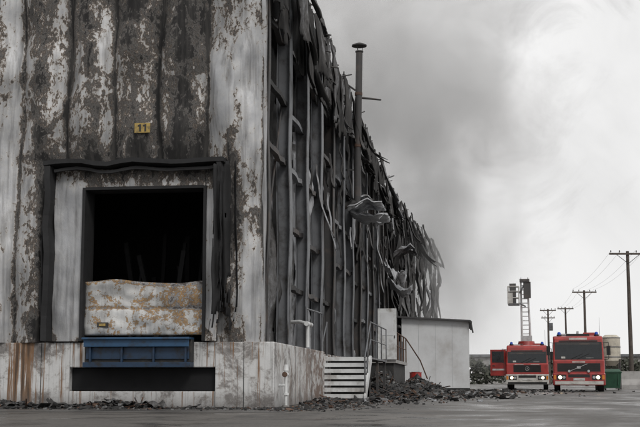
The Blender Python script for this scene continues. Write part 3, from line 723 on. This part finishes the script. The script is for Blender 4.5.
# ------------------------------------------------------------------ things on the right
mb = MB(); q = S(17.6, 73)
mb.cyl((q.x, q.y, 1.7), (q.x, q.y, 3.1), .55, .55, M_cream, 24); mb.cyl((q.x, q.y, 3.1), (q.x, q.y, 3.25), .55, .35, M_cream, 24); mb.cyl((q.x, q.y, 1.4), (q.x, q.y, 1.7), .25, .55, M_cream, 24)
for z in (1.9, 2.5, 3.05): mb.cyl((q.x, q.y, z), (q.x, q.y, z + .05), .57, .57, M_grey, 24)
for sx in (-1, 1):
    for sy in (-1, 1): mb.cyl((q.x + sx * .45, q.y + sy * .45, 0), (q.x + sx * .45, q.y + sy * .45, 1.8), .05, .05, M_char, 8)
mb.tube([(q.x - .45, q.y - .45, 1), (q.x + .45, q.y - .45, 1)], .04, M_char); mb.obj('water_tank')
mb = MB(); q = S(15.9, 66)
M = Matrix.Translation(q) @ Matrix.Rotation(R(-8), 4, 'Z')
vs = [M @ Vector(p) for p in ((-.42, -.35, .12), (.42, -.35, .12), (.42, .35, .12), (-.42, .35, .12), (-.52, -.45, .95), (.52, -.45, .95), (.52, .45, .95), (-.52, .45, .95))]
mb.add(vs, [(0, 3, 2, 1), (4, 5, 6, 7), (0, 1, 5, 4), (1, 2, 6, 5), (2, 3, 7, 6), (3, 0, 4, 7)], M_green)
mb.box(-.55, .55, -.48, .48, .953, 1.0, M_green, M=M)
vs = [M @ Vector(p) for p in ((-.5, -.4, 1.002), (.5, -.4, 1.002), (.5, .42, 1.002), (-.5, .42, 1.002), (-.4, -.1, 1.15), (.4, -.1, 1.15), (.4, .3, 1.15), (-.4, .3, 1.15))]
mb.add(vs, [(4, 5, 6, 7), (0, 1, 5, 4), (1, 2, 6, 5), (2, 3, 7, 6), (3, 0, 4, 7)], M_green)
for sx in (-.35, .35):
    for sy in (-.28, .28): mb.cyl(M @ Vector((sx - .03, sy, .08)), M @ Vector((sx + .03, sy, .08)), .08, .08, M_black, 10)
    mb.box(sx - .02, sx + .02, -.46, -.40, .3, .9, M_green, M=M)
mb.obj('wheeled_waste_bin')
mb = MB()
for i in range(8):
    a = S(18.6 + i * 2.02, 76); M = Matrix.Translation(a) @ Matrix.Rotation(R(7.1), 4, 'Z')
    vs = [M @ Vector(p) for p in ((0, -.3, 0), (2, -.3, 0), (2, .3, 0), (0, .3, 0), (0, -.3, .25), (2, -.3, .25), (2, .3, .25), (0, .3, .25), (0, -.1, .6), (2, -.1, .6), (2, .1, .6), (0, .1, .6), (0, -.08, 1.1), (2, -.08, 1.1), (2, .08, 1.1), (0, .08, 1.1))]
    fs = []
    for k in range(3):
        o = k * 4; fs += [(o, o + 1, o + 5, o + 4), (o + 1, o + 2, o + 6, o + 5), (o + 2, o + 3, o + 7, o + 6), (o + 3, o, o + 4, o + 7)]
    mb.add(vs, fs + [(12, 13, 14, 15)], M_conc2)
mb.obj('concrete_barrier')
DB = empty('distant_hall', S(46, 190))
mb = MB(); mb.box(-22, 22, 0, 14, 0, 4.2, M_conc2)
for i in range(9): mb.box(-20 + i * 4.6, -17.5 + i * 4.6, -.03, .0, 1.6, 2.8, M_char)
mb.obj('walls', DB); mb = MB(); mb.box(-22.5, 22.5, -.5, 14.5, 4.2, 4.6, M_grey); mb.obj('roof', DB)
mb = MB()
for i in range(11000):
    t = random.random(); c = S(16 + 90 * t, 165 + random.uniform(-2, 2)); hmax = 1.8 + 3.4 * (.5 + .5 * nf(t * 22, 0, 0)) + 1.6 * nf(t * 70, 3, 0)
    z = random.random() ** .7 * hmax; s = random.uniform(.12, .3)
    M = Matrix.Translation((c.x, c.y, z)) @ Matrix.Rotation(random.uniform(0, 6), 4, 'Z') @ Matrix.Rotation(random.uniform(-1, 1), 4, 'X')
    mb.add([M @ Vector(p) for p in ((-s, 0, -s), (s, 0, -s * .6), (s * .8, 0, s), (-s * .7, 0, s * .8))], [(0, 1, 2, 3)], M_leaf)
mb.obj('hedge')

# ------------------------------------------------------------------ smoke (volume drifting off the far end)
def smoke(name, lo, hi, dens, scale, thr, col):
    mb = MB(); mb.box(lo[0], hi[0], lo[1], hi[1], lo[2], hi[2], M_white); o = mb.obj(name)
    m = bpy.data.materials.new(name); m.use_nodes = True; nt = m.node_tree; nt.nodes.clear()
    out = nt.nodes.new('ShaderNodeOutputMaterial'); pv = nt.nodes.new('ShaderNodeVolumePrincipled')
    pv.inputs['Color'].default_value = (*col, 1); pv.inputs['Anisotropy'].default_value = 0
    tc = nt.nodes.new('ShaderNodeTexCoord'); v = tc.outputs['Generated']
    n = nz(nt, coords(nt, (1, .5, .8)), scale, 3, .55, .5)
    d = ramp(nt, n, [(thr, g(0.05)), (thr + .14, g(1))])
    sp = nt.nodes.new('ShaderNodeSeparateXYZ'); nt.links.new(v, sp.inputs[0])
    f = d
    for i in (0, 1, 2):
        a = math_(nt, 'MULTIPLY', math_(nt, 'MULTIPLY', sp.outputs[i], math_(nt, 'SUBTRACT', 1.0, sp.outputs[i])), 4, clamp=True)
        f = math_(nt, 'MULTIPLY', f, a)
    nt.links.new(math_(nt, 'MULTIPLY', f, dens), pv.inputs['Density'])
    nt.links.new(pv.outputs[0], out.inputs['Volume'])
    o.data.materials.clear(); o.data.materials.append(m); return o
smoke('smoke', (-17, 66, 1), (4, 104, 30), .15, .15, .41, (.985, .98, .975))

# ------------------------------------------------------------------ world and sun
w = bpy.data.worlds.new('World'); scene.world = w; w.use_nodes = True; nt = w.node_tree
bg = nt.nodes['Background']
sky = nt.nodes.new('ShaderNodeTexSky'); sky.sky_type = 'NISHITA'; sky.sun_disc = False
sky.sun_elevation = R(42); sky.sun_rotation = R(150)
hs = nt.nodes.new('ShaderNodeHueSaturation'); hs.inputs['Saturation'].default_value = .12; nt.links.new(sky.outputs[0], hs.inputs['Color'])
tc = nt.nodes.new('ShaderNodeTexCoord'); d = tc.outputs['Generated']
n = nz(nt, d, 4.0, 7, .58, .9)
cl = ramp(nt, n, [(.3, (7.6, 7.58, 7.56)), (.5, (8.8, 8.77, 8.75)), (.68, (9.6, 9.57, 9.54))])
# smoke bank over the burning roof: billows with a ragged edge
dp = nt.nodes.new('ShaderNodeVectorMath'); dp.operation = 'DOT_PRODUCT'; nt.links.new(d, dp.inputs[0]); dp.inputs[1].default_value = Vector((-.135, .95, .26)).normalized()
n2 = nz(nt, d, 8, 9, .62, 1.3)
k = math_(nt, 'ADD', dp.outputs['Value'], math_(nt, 'MULTIPLY', math_(nt, 'SUBTRACT', n2, .5), .085))
n3 = nz(nt, d, 13, 7, .6, 1.0)
sm = ramp(nt, n3, [(.35, (4.3, 4.22, 4.18)), (.62, (6.6, 6.5, 6.45))])
cl = mix(nt, ramp(nt, k, [(.968, g(0)), (.982, g(.45)), (.996, g(.9))]), cl, sm)
sp = nt.nodes.new('ShaderNodeSeparateXYZ'); nt.links.new(d, sp.inputs[0])
cl = mix(nt, ramp(nt, sp.outputs[2], [(.0, g(.9)), (.05, g(.7)), (.15, g(0))]), cl, (9.1, 9.07, 9.04))
c = mix(nt, .95, hs.outputs[0], cl)
nt.links.new(c, bg.inputs['Color']); bg.inputs['Strength'].default_value = .1
sl = bpy.data.lights.new('sun', 'SUN'); sl.energy = 1.2; sl.angle = R(15); sl.color = (1, .97, .93)
so = bpy.data.objects.new('sun', sl); scene.collection.objects.link(so)
sd = Vector((math.sin(R(150)) * math.cos(R(42)), math.cos(R(150)) * math.cos(R(42)), math.sin(R(42))))
so.rotation_euler = sd.to_track_quat('Z', 'Y').to_euler()

# ------------------------------------------------------------------ camera
cd = bpy.data.cameras.new('camera'); cd.sensor_width = 36; cd.lens = 67.5; cd.clip_end = 5000
co = bpy.data.objects.new('camera', cd); scene.collection.objects.link(co)
co.location = (0, 0, CAMH); co.rotation_euler = (R(90 + 7.9), 0, R(7.1)); scene.camera = co
scene.view_settings.view_transform = 'Standard'; scene.view_settings.look = 'None'; scene.view_settings.exposure = 0
